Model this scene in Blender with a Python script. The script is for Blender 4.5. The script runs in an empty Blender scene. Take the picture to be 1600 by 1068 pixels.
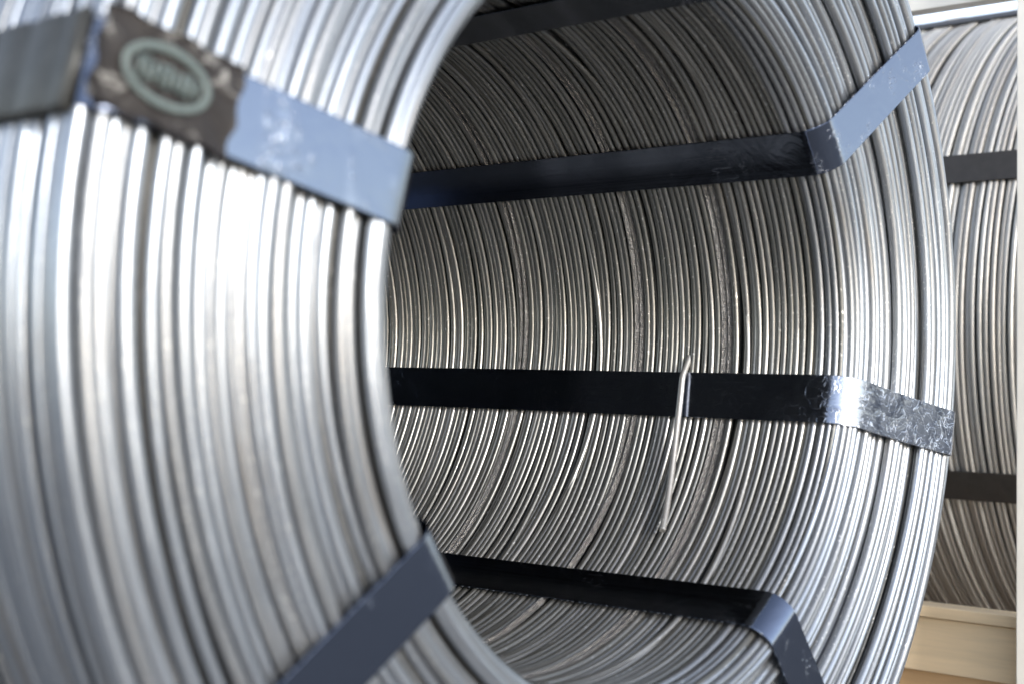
import bpy, math, random
import numpy as np
from mathutils import Matrix, Vector
rad = math.radians
scene = bpy.context.scene
S = 0.22                       # inner radius of the big coil in metres; shapes below are in units of it

# ------------------------------------------------------------------ camera
cam = bpy.data.cameras.new('camera')
cam_o = bpy.data.objects.new('camera', cam)
scene.collection.objects.link(cam_o)
right = Vector((0.65771, -0.75326, 0.0030)); fwd = Vector((0.75325, 0.65772, 0.0050))
right.normalize(); fwd.normalize(); up = right.cross(fwd).normalized(); right = fwd.cross(up)
m = Matrix((right, up, -fwd)).transposed().to_4x4()
m.translation = Vector((-3.198, -2.263, -0.068)) * S
cam_o.matrix_world = m
cam.sensor_width = 36; cam.lens = 52.36
cam.clip_start = 0.02; cam.clip_end = 500
cam.dof.use_dof = True; cam.dof.focus_distance = 5.35 * S; cam.dof.aperture_fstop = 5.6
scene.camera = cam_o

# ------------------------------------------------------------------ light
SUN_EL, SUN_DIR = 16.0, Vector((-0.25, -0.97))      # where the sun stands (horizontal direction)
w = bpy.data.worlds.new('World'); scene.world = w; w.use_nodes = True
nt = w.node_tree; nt.nodes.clear()
sky = nt.nodes.new('ShaderNodeTexSky'); sky.sky_type = 'NISHITA'; sky.sun_disc = False
sky.sun_elevation = rad(SUN_EL); sky.sun_rotation = math.atan2(SUN_DIR.x, SUN_DIR.y)
sky.air_density = 0.75; sky.dust_density = .8; sky.ozone_density = 1.0
bg = nt.nodes.new('ShaderNodeBackground'); bg.inputs['Strength'].default_value = 0.15
out = nt.nodes.new('ShaderNodeOutputWorld')
hs = nt.nodes.new('ShaderNodeHueSaturation'); hs.inputs['Saturation'].default_value = .56      # thin milky overcast takes colour out of the sky
nt.links.new(sky.outputs[0], hs.inputs['Color']); nt.links.new(hs.outputs[0], bg.inputs[0]); nt.links.new(bg.outputs[0], out.inputs[0])
sun = bpy.data.lights.new('sun', 'SUN'); sun.energy = 0.85; sun.angle = rad(3.0); sun.color = (1, .995, .98)
sun_o = bpy.data.objects.new('sun', sun); scene.collection.objects.link(sun_o)
sd = SUN_DIR.normalized(); L = Vector((sd.x * math.cos(rad(SUN_EL)), sd.y * math.cos(rad(SUN_EL)), math.sin(rad(SUN_EL))))
sun_o.rotation_euler = L.to_track_quat('Z', 'Y').to_euler(); sun_o.location = L * 5
scene.view_settings.view_transform = 'Standard'; scene.view_settings.look = 'None'
scene.view_settings.exposure = 1.62; scene.view_settings.gamma = 1

# ------------------------------------------------------------------ helpers
rnd = random.Random(7); rng = np.random.default_rng(11)

def tag(o, label=None, cat=None, group=None, kind=None):
    if label: o['label'] = label
    if cat: o['category'] = cat
    if group: o['group'] = group
    if kind: o['kind'] = kind
    return o

def empty(name, loc=(0, 0, 0)):
    o = bpy.data.objects.new(name, None); scene.collection.objects.link(o); o.location = loc
    o.empty_display_size = 0.1
    return o

def link(name, me, parent=None):
    o = bpy.data.objects.new(name, me); scene.collection.objects.link(o); o.parent = parent
    return o

def mesh_np(name, V, F, mat, UV=None, smooth=True):
    me = bpy.data.meshes.new(name)
    F = np.asarray(F, dtype=np.int32); n = len(F)
    me.vertices.add(len(V)); me.vertices.foreach_set('co', np.asarray(V, dtype=np.float32).ravel())
    me.loops.add(n * 4); me.loops.foreach_set('vertex_index', F.ravel())
    me.polygons.add(n); me.polygons.foreach_set('loop_start', np.arange(0, n * 4, 4, dtype=np.int32))
    me.polygons.foreach_set('loop_total', np.full(n, 4, dtype=np.int32))
    if UV is not None:
        uv = me.uv_layers.new(name='UVMap'); uv.data.foreach_set('uv', np.asarray(UV, dtype=np.float32).ravel())
    me.materials.append(mat)
    me.update(calc_edges=True)
    if smooth: me.shade_smooth()
    if smooth == 'sharp': me.set_sharp_from_angle(angle=rad(33))
    return me

def ring_np(r, z, a, N, M):
    """closed ring of round wire; r(theta), z(theta) arrays -> V, F, UV"""
    th = np.linspace(0, 2 * np.pi, N, endpoint=False); ps = np.linspace(0, 2 * np.pi, M, endpoint=False)
    rr = r[:, None] + a * np.cos(ps)[None]; zz = z[:, None] + a * np.sin(ps)[None]
    V = np.stack([rr * np.cos(th)[:, None], zz, rr * np.sin(th)[:, None]], -1).reshape(-1, 3) * S
    i = np.arange(N)[:, None]; j = np.arange(M)[None]
    i2 = (i + 1) % N; j2 = (j + 1) % M
    F = np.stack([i * M + j, i * M + j2, i2 * M + j2, i2 * M + j], -1).reshape(-1, 4)
    u0 = (i / N * 2 * np.pi * float(r.mean()) * S) + 0 * j; u1 = ((i + 1) / N * 2 * np.pi * float(r.mean()) * S) + 0 * j
    v0 = j / M * 2 * np.pi * a * S + 0 * i; v1 = (j + 1) / M * 2 * np.pi * a * S + 0 * i
    UV = np.stack([np.stack([u0, v0], -1), np.stack([u0, v1], -1), np.stack([u1, v1], -1), np.stack([u1, v0], -1)], 2).reshape(-1, 2)
    UV = UV + rng.random(2) * 5
    return V, F, UV

def smooth_noise(N, amp, kmax=5, k0=1):
    th = np.linspace(0, 2 * np.pi, N, endpoint=False); o = np.zeros(N)
    for k in range(k0, kmax + 1):
        o += rng.normal() / (k ** .7) * np.sin(k * th + rng.random() * 6.28)
    return o * amp

# ------------------------------------------------------------------ materials
def new_mat(name):
    ma = bpy.data.materials.new(name); ma.use_nodes = True
    n = ma.node_tree.nodes; l = ma.node_tree.links; b = n['Principled BSDF']
    return ma, n, l, b

def noise(n, l, vec, scale, detail=3, rough=.55, dist=0):
    t = n.new('ShaderNodeTexNoise'); t.inputs['Scale'].default_value = scale; t.inputs['Detail'].default_value = detail
    t.inputs['Roughness'].default_value = rough; t.inputs['Distortion'].default_value = dist
    if vec is not None: l.new(vec, t.inputs['Vector'])
    return t
def ramp(n, l, fac, stops):
    t = n.new('ShaderNodeValToRGB'); e = t.color_ramp.elements
    while len(e) < len(stops): e.new(.5)
    for k, (p, c) in enumerate(stops):
        e[k].position = p; e[k].color = (c, c, c, 1) if not hasattr(c, '__len__') else (*c, 1)
    l.new(fac, t.inputs[0]); return t
def mixc(n, l, fac, a, b, mode='MIX'):
    t = n.new('ShaderNodeMix'); t.data_type = 'RGBA'; t.blend_type = mode
    for s, v in ((t.inputs[0], fac), (t.inputs[6], a), (t.inputs[7], b)):
        if hasattr(v, 'is_output'): l.new(v, s)
        else: s.default_value = v if not hasattr(v, '__len__') else (*v, 1)
    return t.outputs[2]
def mathn(n, l, op, a, b=0.0):
    t = n.new('ShaderNodeMath'); t.operation = op
    for s, v in zip(t.inputs, (a, b)):
        if hasattr(v, 'is_output'): l.new(v, s)
        else: s.default_value = v
    return t.outputs[0]
def scaled_uv(n, l, sx, sy):
    tc = n.new('ShaderNodeTexCoord'); mp = n.new('ShaderNodeMapping'); mp.inputs['Scale'].default_value = (sx, sy, 1)
    l.new(tc.outputs['UV'], mp.inputs[0]); return mp.outputs[0]

def wire_material(name, base, dark, rough, rust=0.0, coarse=0.0, metallic=.9):
    ma, n, l, b = new_mat(name)
    oi = n.new('ShaderNodeObjectInfo')
    streak = noise(n, l, scaled_uv(n, l, 14, 1400), 1, 4)            # drawing marks along the wire
    patch = noise(n, l, scaled_uv(n, l, 30, 160), 1, 4)
    fine = noise(n, l, scaled_uv(n, l, 500, 900), 1, 2)
    c = mixc(n, l, ramp(n, l, streak.outputs[0], [(.3, 0), (.7, 1)]).outputs[0], dark, base)
    c = mixc(n, l, mathn(n, l, 'MULTIPLY', oi.outputs['Random'], .35), c, tuple(x * .6 for x in base))
    c = mixc(n, l, ramp(n, l, patch.outputs[0], [(.55, 0), (.75, .35)]).outputs[0], c, tuple(x * .55 for x in dark))
    if rust:
        rn = noise(n, l, scaled_uv(n, l, 90, 260), 1, 5, .7)
        rm = ramp(n, l, rn.outputs[0], [(.62 - rust * .3, 0), (.75 - rust * .2, 1)])
        c = mixc(n, l, rm.outputs[0], c, (.30, .22, .17))
        l.new(mathn(n, l, 'SUBTRACT', metallic, mathn(n, l, 'MULTIPLY', rm.outputs[0], .5)), b.inputs['Metallic'])
    else: b.inputs['Metallic'].default_value = metallic
    sp = noise(n, l, scaled_uv(n, l, 300, 500), 1, 2); zone = noise(n, l, scaled_uv(n, l, 9, 9), 1, 2)
    sm = mathn(n, l, 'MULTIPLY', ramp(n, l, sp.outputs[0], [(.62, 0), (.70, 1)]).outputs[0], ramp(n, l, zone.outputs[0], [(.42, 0), (.62, .8)]).outputs[0])
    c = mixc(n, l, sm, c, (.78, .77, .75))
    tar = noise(n, l, scaled_uv(n, l, 12, 60), 1, 4)
    c = mixc(n, l, ramp(n, l, tar.outputs[0], [(.56, 0), (.72, .5)]).outputs[0], c, (.24, .22, .20))
    l.new(c, b.inputs['Base Color'])
    r = mathn(n, l, 'MULTIPLY_ADD', streak.outputs[0], .22)
    r.node.inputs[2].default_value = rough - .11
    r = mathn(n, l, 'ADD', r, ramp(n, l, patch.outputs[0], [(.5, 0), (.7, .12)]).outputs[0])
    l.new(r, b.inputs['Roughness'])
    bp = n.new('ShaderNodeBump'); bp.inputs['Strength'].default_value = .25 + coarse
    bp.inputs['Distance'].default_value = .0004 + .0008 * coarse
    h = mathn(n, l, 'ADD', mathn(n, l, 'MULTIPLY', fine.outputs[0], .4 + 2 * coarse), streak.outputs[0])
    l.new(h, bp.inputs['Height']); l.new(bp.outputs[0], b.inputs['Normal'])
    return ma

M_wire = wire_material('bright drawn steel wire', (.44, .475, .525), (.26, .28, .31), .31, metallic=.85)
M_wire_b = wire_material('dull drawn steel wire', (.34, .355, .375), (.21, .215, .225), .35, metallic=.85)
M_wire_r = wire_material('scaly rust flecked wire', (.50, .48, .465), (.26, .25, .24), .33, rust=-.1, coarse=.9)
M_bore = wire_material('shade darkened bore wire', (.33, .325, .305), (.16, .158, .148), .33, metallic=.85)  # darker copy of the wire steel, the bore's shade put into its colour
M_tail = wire_material('oxidised wire tail', (.50, .49, .47), (.36, .35, .34), .42, metallic=.6)
M_bore_b = wire_material('pale dusty bore wire', (.44, .43, .41), (.23, .225, .21), .34, metallic=.85)
M_far = wire_material('matt pale steel wire', (.68, .665, .63), (.50, .485, .455), .42, metallic=.45)
M_far_b = wire_material('matt grey steel wire', (.55, .53, .50), (.38, .36, .33), .45, metallic=.45)
M_core = wire_material('shaded inner wire', (.15, .15, .145), (.08, .08, .075), .45)  # shade put into the colour, keeps the bore dark in strap reflections

def strap_material(name, worn):
    ma, n, l, b = new_mat(name)
    tc = n.new('ShaderNodeTexCoord')
    long_ = noise(n, l, scaled_uv(n, l, 6, 900), 1, 3)
    big = noise(n, l, tc.outputs['Object'], 30, 4, .6, 1.0)
    # squiggly scuffs: thin level lines of a distorted noise
    sq = noise(n, l, tc.outputs['Object'], 80, 2.5, .5, .9)
    d = mathn(n, l, 'ABSOLUTE', mathn(n, l, 'SUBTRACT', sq.outputs[0], .5))
    line = ramp(n, l, d, [(0, 1), (.010 + .014 * worn, 0)]).outputs[0]
    sq2 = noise(n, l, scaled_uv(n, l, 40, 300), 1, 1, .5, .8)
    d2 = mathn(n, l, 'ABSOLUTE', mathn(n, l, 'SUBTRACT', sq2.outputs[0], .5))
    line2 = ramp(n, l, d2, [(0, 1), (.014, 0)]).outputs[0]
    area = ramp(n, l, big.outputs[0], [(.62 - .32 * worn, 0), (.72 - .2 * worn, 1)]).outputs[0]
    sx = n.new('ShaderNodeSeparateXYZ'); l.new(tc.outputs['Object'], sx.inputs[0])
    place = ramp(n, l, mathn(n, l, 'MULTIPLY', sx.outputs['Y'], 5), [(0, 1), (.05, .6), (.3, .22), (1, .10)]).outputs[0]
    area = mathn(n, l, 'MULTIPLY', area, place)
    mask = mathn(n, l, 'MULTIPLY', mathn(n, l, 'MAXIMUM', line, mathn(n, l, 'MULTIPLY', line2, .8)), area)
    mask = mathn(n, l, 'MAXIMUM', mask, mathn(n, l, 'MULTIPLY', area, .28 * worn))
    c = mixc(n, l, mask, (.165, .19, .25), (.88, .91, 1.0))
    l.new(c, b.inputs['Base Color']); b.inputs['Metallic'].default_value = 1
    r = mathn(n, l, 'ADD', mathn(n, l, 'MULTIPLY', long_.outputs[0], .12), mathn(n, l, 'MULTIPLY', mask, .35))
    r = mathn(n, l, 'ADD', r, .05); l.new(r, b.inputs['Roughness'])
    bp = n.new('ShaderNodeBump'); bp.inputs['Strength'].default_value = .45; bp.inputs['Distance'].default_value = .0012
    h = mathn(n, l, 'ADD', mathn(n, l, 'MULTIPLY', mathn(n, l, 'MULTIPLY', big.outputs[0], place), .5 + .7 * worn), mathn(n, l, 'MULTIPLY', mask, .5))
    l.new(h, bp.inputs['Height']); l.new(bp.outputs[0], b.inputs['Normal'])
    return ma
M_strap = strap_material('blued steel strapping', .15)
M_strap_worn = strap_material('scuffed blued steel strapping', 1.0)
M_strap_used = strap_material('lightly scuffed steel strapping', .35)

def plain(name, col, rough=.6, metallic=0, nscale=40, var=.25, bump=.1, stretch=(1, 1, 1)):
    ma, n, l, b = new_mat(name); tc = n.new('ShaderNodeTexCoord'); mp = n.new('ShaderNodeMapping')
    mp.inputs['Scale'].default_value = stretch; l.new(tc.outputs['Object'], mp.inputs[0])
    t = noise(n, l, mp.outputs[0], nscale, 6, .6)
    c = mixc(n, l, ramp(n, l, t.outputs[0], [(.3, 0), (.7, 1)]).outputs[0], tuple(x * (1 - var) for x in col), tuple(min(1, x * (1 + var)) for x in col))
    l.new(c, b.inputs['Base Color']); b.inputs['Roughness'].default_value = rough; b.inputs['Metallic'].default_value = metallic
    bp = n.new('ShaderNodeBump'); bp.inputs['Strength'].default_value = bump; bp.inputs['Distance'].default_value = .002
    l.new(t.outputs[0], bp.inputs['Height']); l.new(bp.outputs[0], b.inputs['Normal'])
    return ma
M_wood = plain('planed pale pine', (.80, .62, .40), .55, nscale=14, var=.12, bump=.08, stretch=(6, .5, 8))
M_wood_d = plain('shade toned brown pine', (.58, .37, .19), .6, nscale=14, var=.15, bump=.08, stretch=(6, .5, 8))  # darker copy of the pine, shade of the lower timbers in its colour
M_wood_deck = plain('shade darkened deck wood', (.12, .085, .055), .8, nscale=14, var=.3, bump=.2, stretch=(.5, 6, 8))  # dark colour stands in for shade, less bounce under the rear coil
M_paint = plain('off white painted post', (.86, .82, .74), .5, nscale=30, var=.04, bump=.05)
M_ground = plain('pale concrete yard', (.17, .165, .16), .85, nscale=6, var=.2, bump=.2)
M_tape = plain('dark brown crumpled tape', (.020, .017, .016), .65, nscale=60, var=.3, bump=.6)
M_strap_dull = plain('dull dark strapping', (.035, .032, .03), .5, metallic=0, nscale=90, var=.2, bump=.1)
def tape_mat():
    ma, n, l, b = new_mat('crumpled brown label wrap'); tc = n.new('ShaderNodeTexCoord')
    t = noise(n, l, tc.outputs['Object'], 85, 4, .6, .8)
    c = mixc(n, l, ramp(n, l, t.outputs[0], [(.58, 0), (.70, .8)]).outputs[0], (.020, .017, .016), (.34, .33, .31))
    l.new(c, b.inputs['Base Color']); b.inputs['Roughness'].default_value = .5; b.inputs['Specular IOR Level'].default_value = .25
    bp = n.new('ShaderNodeBump'); bp.inputs['Strength'].default_value = .6; bp.inputs['Distance'].default_value = .003
    l.new(t.outputs[0], bp.inputs['Height']); l.new(bp.outputs[0], b.inputs['Normal']); return ma
M_tape = tape_mat()
M_print = plain('pale green print', (.10, .125, .12), .55, nscale=200, var=.1, bump=0)
M_strap_shade = plain('dark strap shade', (.07, .07, .066), .5, metallic=.6, nscale=80, var=.2, bump=.1)  # dark tone of the strap's shaded corner and flank, as a colour

# ------------------------------------------------------------------ wire coils
D = 0.0245
STRAPS = [75.2, 33.2, -12.8, -57.8, -102.5, -148.7, 165.2, 120.3]

def crossing(N, z, shift, lift, strap_phase=33.0, inward=1):
    """a turn that strays sideways over its neighbours between two straps"""
    th = np.linspace(0, 2 * np.pi, N, endpoint=False)
    t0 = rad(strap_phase + 45 * rng.integers(0, 8) + 4); t1 = t0 + rad(37 + 45 * rng.integers(0, 2))
    x = np.clip(((th - t0) % (2 * np.pi)) / (t1 - t0), 0, 1)
    bump = np.sin(np.pi * x) ** 2 * (x < 1)
    near = np.abs(np.sin(4 * (th - rad(strap_phase)))) ** .5
    return z + shift * bump, -inward * lift * bump * near

def layer_offsets(n, pitch, jitter, start):
    p = [start]
    for k in range(n - 1): p.append(p[-1] + pitch * (1 + jitter * abs(rng.normal())))
    return p

class Joined:
    def __init__(s): s.V = []; s.F = []; s.U = []; s.n = 0
    def add(s, V, F, U): s.V.append(V); s.F.append(F + s.n); s.U.append(U); s.n += len(V)
    def build(s, name, mat, parent):
        me = mesh_np(name, np.concatenate(s.V), np.concatenate(s.F), mat, np.concatenate(s.U))
        return link(name, me, parent)

def build_coil(root, Ri, Ro, Z0, Z1, centre, d=D, fine=True):
    N, M = (224, 10) if fine else (144, 8)
    a = d * .5
    J = Joined()
    def put(r, z, mat, n_=N, m_=M):
        V, F, U = ring_np(r, z, a, n_, m_)
        o = link('wire', mesh_np('wire', V, F, mat, U), root)
        return o
    one = np.ones(N)
    def pick(p_dull=.3, p_rust=.0):
        if not fine: return M_far if rng.random() > p_dull * .6 else M_far_b
        q = rng.random()
        return M_wire_r if q < p_rust else (M_wire_b if q < p_rust + p_dull else M_wire)
    common_r = smooth_noise(N, .0012, 3, 2)
    # --- end face towards the camera (rim rounded on both edges): proud turns, and the sunk turns between them
    af = a * 1.22
    CR, CZ = .075, .115                      # the inner rim is a rounded shoulder of turns
    nr = 7
    for k in range(nr):
        t = (k + .5) / nr * math.pi / 2      # 0 = bore side, 90 deg = face side
        rr_ = Ri + a + CR * (1 - math.cos(t)); zz_ = Z0 + a + CZ * (1 - math.sin(t))
        put(rr_ + smooth_noise(N, .10 * d, 5), zz_ + smooth_noise(N, .10 * d, 5), pick(.5))
    pos = []; p = Ri + CR + af * 1.1; prev = af
    while p < Ro - .7 * d:
        ak = af * float(rng.uniform(.86, 1.22))
        if pos: p += prev + ak + d * float(rng.choice([.05, .30, .75, 1.2], p=[.42, .26, .22, .10]))
        if p > Ro - .6 * d: break
        pos.append((p, ak)); prev = ak
    depth = 0.0; run = 0; field = smooth_noise(N, .10 * d, 4); last = None
    def edge(p): return .030 * max(0, 1 - (Ro - p) / .08) ** 2
    for k, (p, ak) in enumerate(pos):
        if run <= 0:
            run = int(rng.integers(1, 5)); depth = float(rng.choice([0, .2, .5, 1.1, 2.0], p=[.32, .22, .2, .15, .11])) * d
            field = smooth_noise(N, .10 * d, 4)
        run -= 1
        z = Z0 + ak + edge(p) + depth + np.abs(smooth_noise(N, .12 * d, 5)) + np.zeros(N)
        r = p + field + smooth_noise(N, .08 * d, 6) + common_r
        if rng.random() < .16 and 2 < k < len(pos) - 3:
            dr, dz = crossing(N, 0, rng.choice([-1, 1]) * d * 1.3, .5 * d); r = r + dr; z = z + dz
        V, F, U = ring_np(r, z, ak, N, M); link('wire', mesh_np('wire', V, F, pick(.3), U), root)
        if last is not None and p - last > 2.25 * af:
            gap = p - last; zz = Z0 + a + edge(p) + d * float(rng.uniform(.7, 1.7)) + smooth_noise(N, .12 * d, 4)
            put((p - gap / 2) + smooth_noise(N, .10 * d, 5) + common_r, zz, pick(.6))
        last = p
    # --- bore
    k = 0; d_face = d; d = d * .90; a = d * .5
    zpos = layer_offsets(400, d * 1.0, .07, Z0 + CZ + d * .8); zpos = [q for q in zpos if q < Z1 - d]
    budget = 105 if fine else 0
    rusty = {14, 15, 29, 30, 52, 53}
    for i, q in enumerate(zpos):
        if i % 9 == 0: field = smooth_noise(N, .32 * d, 5)
        z = q + field * (.4 + .6 * rng.random()) + smooth_noise(N, .10 * d, 6)
        r = Ri + a + np.abs(smooth_noise(N, .10 * d, 6)) + (.40 * d * rng.random() if rng.random() < .15 else 0)
        if rng.random() < .19:
            z, dr = crossing(N, z, rng.choice([-1, 1]) * d * (.8 + .8 * rng.random()), .4 * d); r = r + dr
        mat = M_wire_r if i in rusty else (M_bore if rng.random() < .65 else M_bore_b)
        if i < budget: put(r, z, mat)
        else:
            n2 = 144; s = (np.arange(n2) * N / n2).astype(int)
            J.add(*ring_np(r[s], z[s], a, n2, 6))
    # --- outside
    d = d_face; a = d * .5
    zpos = layer_offsets(400, d * 1.02, .10, Z0 + .030 + d); zpos = [q for q in zpos if q < Z1 - d]
    for i, q in enumerate(zpos):
        if i % 4 == 0: field = smooth_noise(N, .20 * d, 4)
        z = q + field + smooth_noise(N, .08 * d, 6)
        r = Ro - a - np.abs(smooth_noise(N, .12 * d, 6)) - (.6 * d * rng.random() if rng.random() < .3 else 0)
        if rng.random() < (.12 if fine else .10):
            z, dr = crossing(N, z, rng.choice([-1, 1]) * d * (1.0 + 1.0 * rng.random()), .55 * d, inward=-1); r = r + dr
        if (fine and i < 40) or (not fine and i < 150): put(r, z, pick(.4), N, M)
        else:
            n2 = 144; s = (np.arange(n2) * N / n2).astype(int)
            J.add(*ring_np(r[s], z[s], a, n2, 6))
    # --- windings glimpsed between the outer turns
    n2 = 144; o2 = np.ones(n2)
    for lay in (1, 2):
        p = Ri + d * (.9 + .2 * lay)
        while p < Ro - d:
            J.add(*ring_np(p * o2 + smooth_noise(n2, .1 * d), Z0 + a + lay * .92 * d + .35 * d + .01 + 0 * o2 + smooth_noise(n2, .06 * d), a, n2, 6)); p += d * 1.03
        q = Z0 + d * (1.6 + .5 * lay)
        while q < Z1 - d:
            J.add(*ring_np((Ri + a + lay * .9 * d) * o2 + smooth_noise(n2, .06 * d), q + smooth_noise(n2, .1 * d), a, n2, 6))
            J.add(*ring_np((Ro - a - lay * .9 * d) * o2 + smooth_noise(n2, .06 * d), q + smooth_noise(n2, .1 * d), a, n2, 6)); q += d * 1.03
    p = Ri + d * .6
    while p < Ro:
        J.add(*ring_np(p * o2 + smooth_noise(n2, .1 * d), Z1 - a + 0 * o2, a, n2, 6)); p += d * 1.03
    # unseen solid ring added behind the windings to block light
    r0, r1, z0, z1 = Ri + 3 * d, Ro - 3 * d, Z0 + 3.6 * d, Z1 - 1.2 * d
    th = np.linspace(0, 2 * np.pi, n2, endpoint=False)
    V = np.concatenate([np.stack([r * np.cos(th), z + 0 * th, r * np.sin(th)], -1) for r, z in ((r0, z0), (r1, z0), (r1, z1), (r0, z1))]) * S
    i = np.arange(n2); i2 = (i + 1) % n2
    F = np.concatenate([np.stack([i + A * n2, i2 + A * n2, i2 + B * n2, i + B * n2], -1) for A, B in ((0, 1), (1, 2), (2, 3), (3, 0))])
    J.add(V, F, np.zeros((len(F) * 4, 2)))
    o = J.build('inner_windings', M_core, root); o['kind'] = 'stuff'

def strap_mesh(phis, Ri, Ro, Z0, Z1, width, mat, corner=.045, t=.0045, tilt=0):
    """closed flat band round the coil's section; phis = angle (deg) at bore far end, inner rim, outer rim"""
    ri, ro, z0, z1 = Ri - .004, Ro + .003, Z0 - .004, Z1 + .004
    pts = []
    def arc(cr, cz, a0, a1, rc, n=9):
        for k in range(n + 1):
            a_ = rad(a0 + (a1 - a0) * k / n); pts.append((cr + rc * math.cos(a_), cz + rc * math.sin(a_), math.cos(a_), math.sin(a_)))
    def line(p, q, nrm, n):
        for k in range(1, n):
            f = k / n; pts.append((p[0] + (q[0] - p[0]) * f, p[1] + (q[1] - p[1]) * f, *nrm))
    c = corner
    arc(ri + c, z1 - c, 90, 180, c); line((ri, z1 - c), (ri, z0 + c), (-1, 0), 60)
    arc(ri + c, z0 + c, 180, 270, c); line((ri + c, z0), (ro - c, z0), (0, -1), 24)
    arc(ro - c, z0 + c, 270, 360, c); line((ro, z0 + c), (ro, z1 - c), (1, 0), 60)
    arc(ro - c, z1 - c, 0, 90, c); line((ro - c, z1), (ri + c, z1), (0, 1), 24)
    n = len(pts); across = [-.5, -.49, -.25, 0, .25, .49, .5]
    wob = smooth_noise(n, .0012, 12)
    Vt = []; Vb = []
    for k, (r, z, nr, nz) in enumerate(pts):
        fr = min(1, max(0, (r - ri) / (ro - ri))); fz = min(1, max(0, (z - z0) / (z1 - z0)))
        if nr < -.5: ph = phis[1] + (phis[0] - phis[1]) * fz
        elif nr > .5: ph = phis[2]
        else: ph = phis[1] + (phis[2] - phis[1]) * fr
        ph = rad(ph) + wob[k] * .6
        er = np.array([math.cos(ph), 0, math.sin(ph)]); et = np.array([-math.sin(ph), 0, math.cos(ph)]); ez = np.array([0, 1., 0])
        nn = nr * er + nz * ez
        for A in across:
            w_ = A * width
            base = er * r + ez * z + et * w_ + nn * (abs(wob[k]) * .5)
            # conform a little to the round
            base = base + er * (-(w_ ** 2) / (2 * r) * .6 * abs(nr))
            edge = .0012 if abs(A) == .5 else 0
            Vt.append(base + nn * (t - edge)); Vb.append(base + nn * (edge * .5))
    m_ = len(across); V = np.array(Vt + Vb) * S; F = []; U = []
    half = n * m_
    for k in range(n):
        k2 = (k + 1) % n
        for j in range(m_ - 1):
            u0, u1 = k * .03 * S, (k + 1) * .03 * S
            v0, v1 = across[j] * width * S, across[j + 1] * width * S
            F.append((k * m_ + j, k * m_ + j + 1, k2 * m_ + j + 1, k2 * m_ + j)); U += [(u0, v0), (u0, v1), (u1, v1), (u1, v0)]
            F.append((half + k * m_ + j, half + k2 * m_ + j, half + k2 * m_ + j + 1, half + k * m_ + j + 1)); U += [(u0, v0), (u1, v0), (u1, v1), (u0, v1)]
        for j in (0, m_ - 1):
            F.append((k * m_ + j, k2 * m_ + j, half + k2 * m_ + j, half + k * m_ + j)); U += [(0, 0)] * 4
    return mesh_np('strap', V, F, mat, U, 'sharp')

RI, RO, LEN = 0.975, 1.787, 5.0
ZF = -0.02
coil = empty('wire_coil', (0, 0, -RO * S))
tag(coil, 'big coil of bright steel wire in front, open bore and end face towards viewer', 'wire coil', 'coils of steel wire')
build_holder = empty('holder')      # temporary, removed below
build_coil(coil, RI, RO, ZF, LEN, None)
strap_spec = [((75, 75.3, 75.3), .155, M_strap, 'black strap across the very top of the bore'),
              ((33.4, 33.2, 32.6), .150, M_strap, None),
              ((-12.3, -13.0, -11.8), .152, M_strap_worn, 'steel strap at mid height, its face end covered in pale squiggly scuffs'),
              ((-59.4, -57.4, -56.0), .150, M_strap, None),
              ((-102, -102, -102), .150, M_strap, None),
              ((-148.6, -148.6, -148.4), .155, M_strap, None),
              ((164.6, 164.6, 165.9), .166, M_strap_used, 'steel strap at upper left with a brown wrapped label on it'),
              ((120, 120.3, 120.3), .150, M_strap, None)]
straps = []
for ph, wd, mt, lb in strap_spec:
    o = link('strap', strap_mesh(ph, RI, RO, ZF, LEN, wd, mt, corner=.075 if ph[1] != -13.0 else .095), coil)
    if lb: o['label'] = lb
    straps.append(o)

# --- wrapped label with oval print on the upper left strap
def face_pt(r, phi_deg, off, z):
    """point on the end face at radius r along the strap, off sideways, z towards the camera"""
    p = rad(phi_deg); return np.array([r * math.cos(p) - off * math.sin(p), ZF - z, r * math.sin(p) + off * math.cos(p)]) * S
LP = 165.4
def patch(name, r0, r1, half, z, mat, nu=40, nv=14, crump=.006, seed=1, ragged=.02):
    g = np.random.default_rng(seed)
    V = []; ph = g.random((6, 3)) * 6.28
    for top in (1, 0):
        for i in range(nu + 1):
            for j in range(nv + 1):
                u = i / nu; v = j / nv * 2 - 1
                e = 1 + ragged / half * (math.sin(u * 17 + ph[0, 0] + v) * .5 + math.sin(u * 29 + ph[1, 0] + v * 2) * .3)
                rr = r0 + (r1 - r0) * u + (ragged * math.sin(v * 7 + ph[2, 0]) if i in (0, nu) else 0)
                h = sum(math.sin(u * (6 + 9 * q) + ph[q, 0] + v * (2 + 3 * q)) * math.cos(v * (2 + 2 * q) + ph[q, 1]) / (1 + q) for q in range(4))
                zz = z + crump * (h + 1.2) * .7 if top else z - .003
                V.append(face_pt(rr, LP, v * half * e, zz))
    n1 = (nu + 1) * (nv + 1); F = []
    for i in range(nu):
        for j in range(nv):
            q = [i * (nv + 1) + j, (i + 1) * (nv + 1) + j, (i + 1) * (nv + 1) + j + 1, i * (nv + 1) + j + 1]
            F.append(q); F.append([k + n1 for k in q[::-1]])
    rim = [i * (nv + 1) for i in range(nu + 1)] + [nu * (nv + 1) + j for j in range(1, nv + 1)] + [i * (nv + 1) + nv for i in range(nu - 1, -1, -1)] + [j for j in range(nv - 1, 0, -1)]
    for a_, b_ in zip(rim, rim[1:] + rim[:1]): F.append([a_, b_, b_ + n1, a_ + n1])
    return mesh_np(name, V, F, mat, np.zeros((len(F) * 4, 2)))
lab_strap = straps[6]
o = link('label_wrap', patch('label_wrap', 1.48, 1.79, .090, .0095, M_tape, seed=3, ragged=.006), lab_strap)
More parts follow.
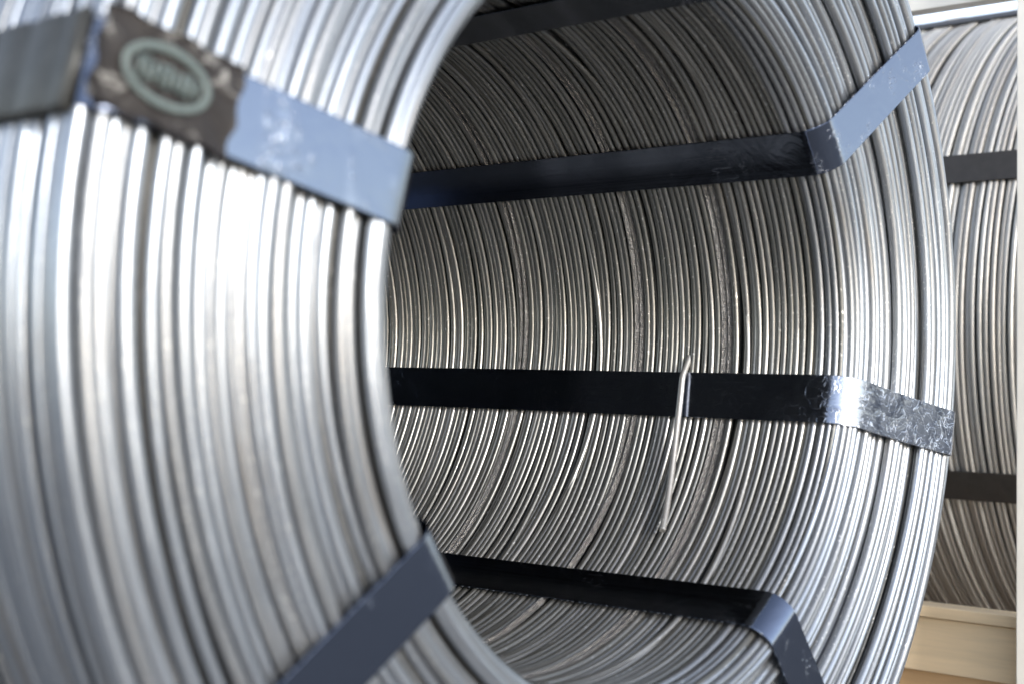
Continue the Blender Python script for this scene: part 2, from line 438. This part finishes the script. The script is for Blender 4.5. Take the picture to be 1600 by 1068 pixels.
def oval_ring(rc, off, ar, ao, wd, z, mat, tilt=0.0):
    V = []; F = []; n_ = 64
    for zz in (z, z - .004):
        for s in (1, 0):
            for k in range(n_):
                t = 2 * math.pi * k / n_; x = (ar - wd * s * (1.0)) * math.cos(t); y = (ao - wd * s) * math.sin(t)
                V.append(face_pt(rc + x, LP, off + y, zz))
    for k in range(n_):
        k2 = (k + 1) % n_
        F += [(k, k2, n_ + k2, n_ + k), (2 * n_ + k, 3 * n_ + k, 3 * n_ + k2, 2 * n_ + k2), (k, 2 * n_ + k, 2 * n_ + k2, k2), (n_ + k, n_ + k2, 3 * n_ + k2, 3 * n_ + k)]
    return mesh_np('printed_oval', V, F, mat, np.zeros((len(F) * 4, 2)), smooth=False)
OC = 1.65
link('printed_oval', oval_ring(OC, 0.0, .098, .058, .015, .026, M_print), lab_strap)
# blurred, unreadable upright letter strokes inside the oval
V = []; F = []
def boxf(r0, r1, o0, o1, z0=.0215, z1=.0265):
    b_ = len(V)
    for zz in (z0, z1):
        for (r, o_) in ((r0, o0), (r1, o0), (r1, o1), (r0, o1)): V.append(face_pt(r, LP, o_, zz))
    F.extend([[b_ + k for k in q] for q in ((0, 1, 2, 3), (4, 7, 6, 5), (0, 4, 5, 1), (1, 5, 6, 2), (2, 6, 7, 3), (3, 7, 4, 0))])
xs = [-.070, -.052, -.038, -.022, -.006, .008, .024, .040, .056]
for k, x in enumerate(xs):
    hh = .017 + .006 * ((k * 5) % 3) / 2
    boxf(OC + x, OC + x + .009, -hh, hh)
for x, y in ((-.066, .0), (-.034, .014), (-.018, -.012), (.010, .0), (.026, .015), (.042, -.014)): boxf(OC + x, OC + x + .016, y - .0035, y + .0035)
link('print_mark', mesh_np('print_mark', V, F, M_print, np.zeros((len(F) * 4, 2)), smooth=False), lab_strap)

# --- dark sleeve added where the same strap's outer corner is only in shade
def shade_sleeve(parent, phi, r, z0, z1, half):
    V = []; F = []; n_ = 12
    prof = [(-half - .010, 0), (-half - .010, .014), (-half, .020), (half, .020), (half + .010, .014), (half + .010, 0)]
    for k in range(n_ + 1):
        zz = z0 + (z1 - z0) * k / n_; cr = .006 * (1 if k % 4 == 2 else 0)
        for (x, h) in prof:
            p = rad(phi); rr = r + h - cr * (h > .01)
            V.append(np.array([rr * math.cos(p) - x * math.sin(p), zz, rr * math.sin(p) + x * math.cos(p)]) * S)
    m_ = len(prof)
    for k in range(n_):
        for j in range(m_ - 1): F.append((k * m_ + j, (k + 1) * m_ + j, (k + 1) * m_ + j + 1, k * m_ + j + 1))
        F.append((k * m_ + m_ - 1, (k + 1) * m_ + m_ - 1, (k + 1) * m_, k * m_))
    for k in (0, n_): F += [(k * m_, k * m_ + 1, k * m_ + 4, k * m_ + 5), (k * m_ + 1, k * m_ + 2, k * m_ + 3, k * m_ + 4)]
    return link('shade_sleeve', mesh_np('shade_sleeve', V, F, M_strap_shade, np.zeros((len(F) * 4, 2)), smooth=False), parent)
shade_sleeve(lab_strap, 165.9, RO + .002, .012, .36, .085)

# --- the loose wire tail hanging over the mid strap in the bore
def tube(path, a, mat, name, parent, M=12):
    P = [Vector(p) for p in path]; V = []; F = []; U = []
    for k, p in enumerate(P):
        t = (P[min(k + 1, len(P) - 1)] - P[max(k - 1, 0)]).normalized(); x = t.cross(Vector((1, .3, 0))).normalized(); y = t.cross(x)
        for j in range(M):
            an = 2 * math.pi * j / M; V.append(p + x * a * math.cos(an) + y * a * math.sin(an))
    for k in range(len(P) - 1):
        for j in range(M):
            j2 = (j + 1) % M; F.append((k * M + j, k * M + j2, (k + 1) * M + j2, (k + 1) * M + j))
            U += [(k * .004, j * .001), (k * .004, j * .001 + .001), (k * .004 + .004, j * .001 + .001), (k * .004 + .004, j * .001)]
    for e in (0, len(P) - 1):
        c0 = len(V); V.append(P[e])
        for j in range(0, M, 2): F.append((c0, e * M + j, e * M + (j + 1) % M, e * M + (j + 2) % M)); U += [(0, 0)] * 4
    return link(name, mesh_np(name, [tuple(v) for v in V], F, mat, U, 'sharp'), parent)
path = []
for k in range(41):
    f = k / 40
    ph = rad(-5.2 + (-42.5 + 5.2) * f)
    zc = .590 - .016 * f - .068 * f ** 2.2 + .003 * math.sin(f * 5)
    r = RI + .012 - .034 * min(1, f * 9) - .006 * math.sin(math.pi * f)
    path.append((r * math.cos(ph) * S, zc * S, r * math.sin(ph) * S))
lw = tube(path, .0106 * S, M_tail, 'loose_wire_end', coil)
lw['label'] = 'loose cut wire end hanging down over the middle strap inside the bore'

# coil contents were modelled about the coil axis: shift them under the empty at its foot
def reparent(root, off):
    for ch in root.children: ch.location = off
reparent(coil, (0, 0, RO * S))
bpy.data.objects.remove(build_holder)

# ------------------------------------------------------------------ the coil behind on the right
R3 = 1.787
coil2 = empty('wire_coil', ((3.28 + R3) * S, 0, (.04 - R3) * S))
coil2.rotation_euler.z = rad(0)
tag(coil2, 'wire coil behind on the right in a pale wooden crate, seen side on', 'wire coil', 'coils of steel wire')
build_coil(coil2, 1.0, R3, .0, 3.5, None, d=.0255, fine=False)
for ph in (180 - 24.5, 180 + 24.3, -111, -66, -20, 25, 68, 112):
    o = link('strap', strap_mesh((ph, ph, ph), 1.0, R3, .0, 3.5, .152, M_strap_dull, corner=.05), coil2)
reparent(coil2, (0, 0, R3 * S))

# ------------------------------------------------------------------ wooden crate round that coil
def box_mesh(name, x0, x1, y0, y1, z0, z1, mat, bev=.004):
    import bmesh
    bm = bmesh.new(); bmesh.ops.create_cube(bm, size=1)
    for v in bm.verts: v.co = Vector(((x0 + x1) / 2 + v.co.x * (x1 - x0), (y0 + y1) / 2 + v.co.y * (y1 - y0), (z0 + z1) / 2 + v.co.z * (z1 - z0))) * S
    bmesh.ops.bevel(bm, geom=bm.edges[:], offset=bev * S, segments=2, affect='EDGES', profile=.5)
    me = bpy.data.meshes.new(name); bm.to_mesh(me); bm.free(); me.materials.append(mat); return me
GZ = -2.35                       # ground level
crate = empty('wooden_crate', (0, 0, GZ * S))
tag(crate, 'open pale timber crate with off white post, holding the wire coil at the right edge', 'crate')
def cpart(name, *a, **k):
    o = link(name, box_mesh(name, *a, **k), crate); o.location = (0, 0, -GZ * S); return o
Y0, Y1 = .02, 3.7
cpart('bottom_rail', 2.98, 3.10, Y0, Y1, -1.245, -1.195, M_wood)
cpart('side_board', 3.0, 3.07, Y0, Y1, -1.49, -1.251, M_wood)
cpart('foot_beam', 3.02, 3.22, Y0, Y1, -1.90, -1.494, M_wood_d)
for k in range(5): cpart('deck_board', 3.23, 7.2, Y0 + .05 + k * .74, Y0 + .7 + k * .74, -1.82, -1.765, M_wood_deck)
cpart('top_rail', 2.98, 3.08, Y0, Y1, 1.445, 1.70, M_paint)
cpart('top_rail', 7.05, 7.15, Y0, Y1, 1.445, 1.70, M_paint)
cpart('post', 2.86, 2.975, Y0 - .1, .236, -1.90, 2.0, M_paint)
cpart('post', 2.86, 2.975, Y1 - .3, Y1, -1.90, 2.0, M_paint)
for y in (Y0, Y1 - .2): cpart('post', 7.155, 7.3, y, y + .15, -1.90, 2.0, M_paint)
for y in (.1, 1.7, 3.3): cpart('foot_block', 3.0, 7.2, y, y + .3, GZ + .004, -1.905, M_wood_d)

# ------------------------------------------------------------------ what the coil in front stands on, and the ground
pal = empty('timber_cradle', (0, 0, GZ * S))
tag(pal, 'timber cradle under the big wire coil in front, outside the frame', 'cradle')
for y in (.4, 1.6, 2.8):
    o = link('bearer', box_mesh('bearer', -1.2, 1.2, y, y + .3, GZ + .004, -1.80, M_wood_d), pal); o.location = (0, 0, -GZ * S)
import bmesh
bm = bmesh.new(); bmesh.ops.create_grid(bm, x_segments=8, y_segments=8, size=60)
me = bpy.data.meshes.new('ground'); bm.to_mesh(me); bm.free(); me.materials.append(M_ground)
g = link('ground', me); g.location = (0, 0, GZ * S); tag(g, kind='structure')
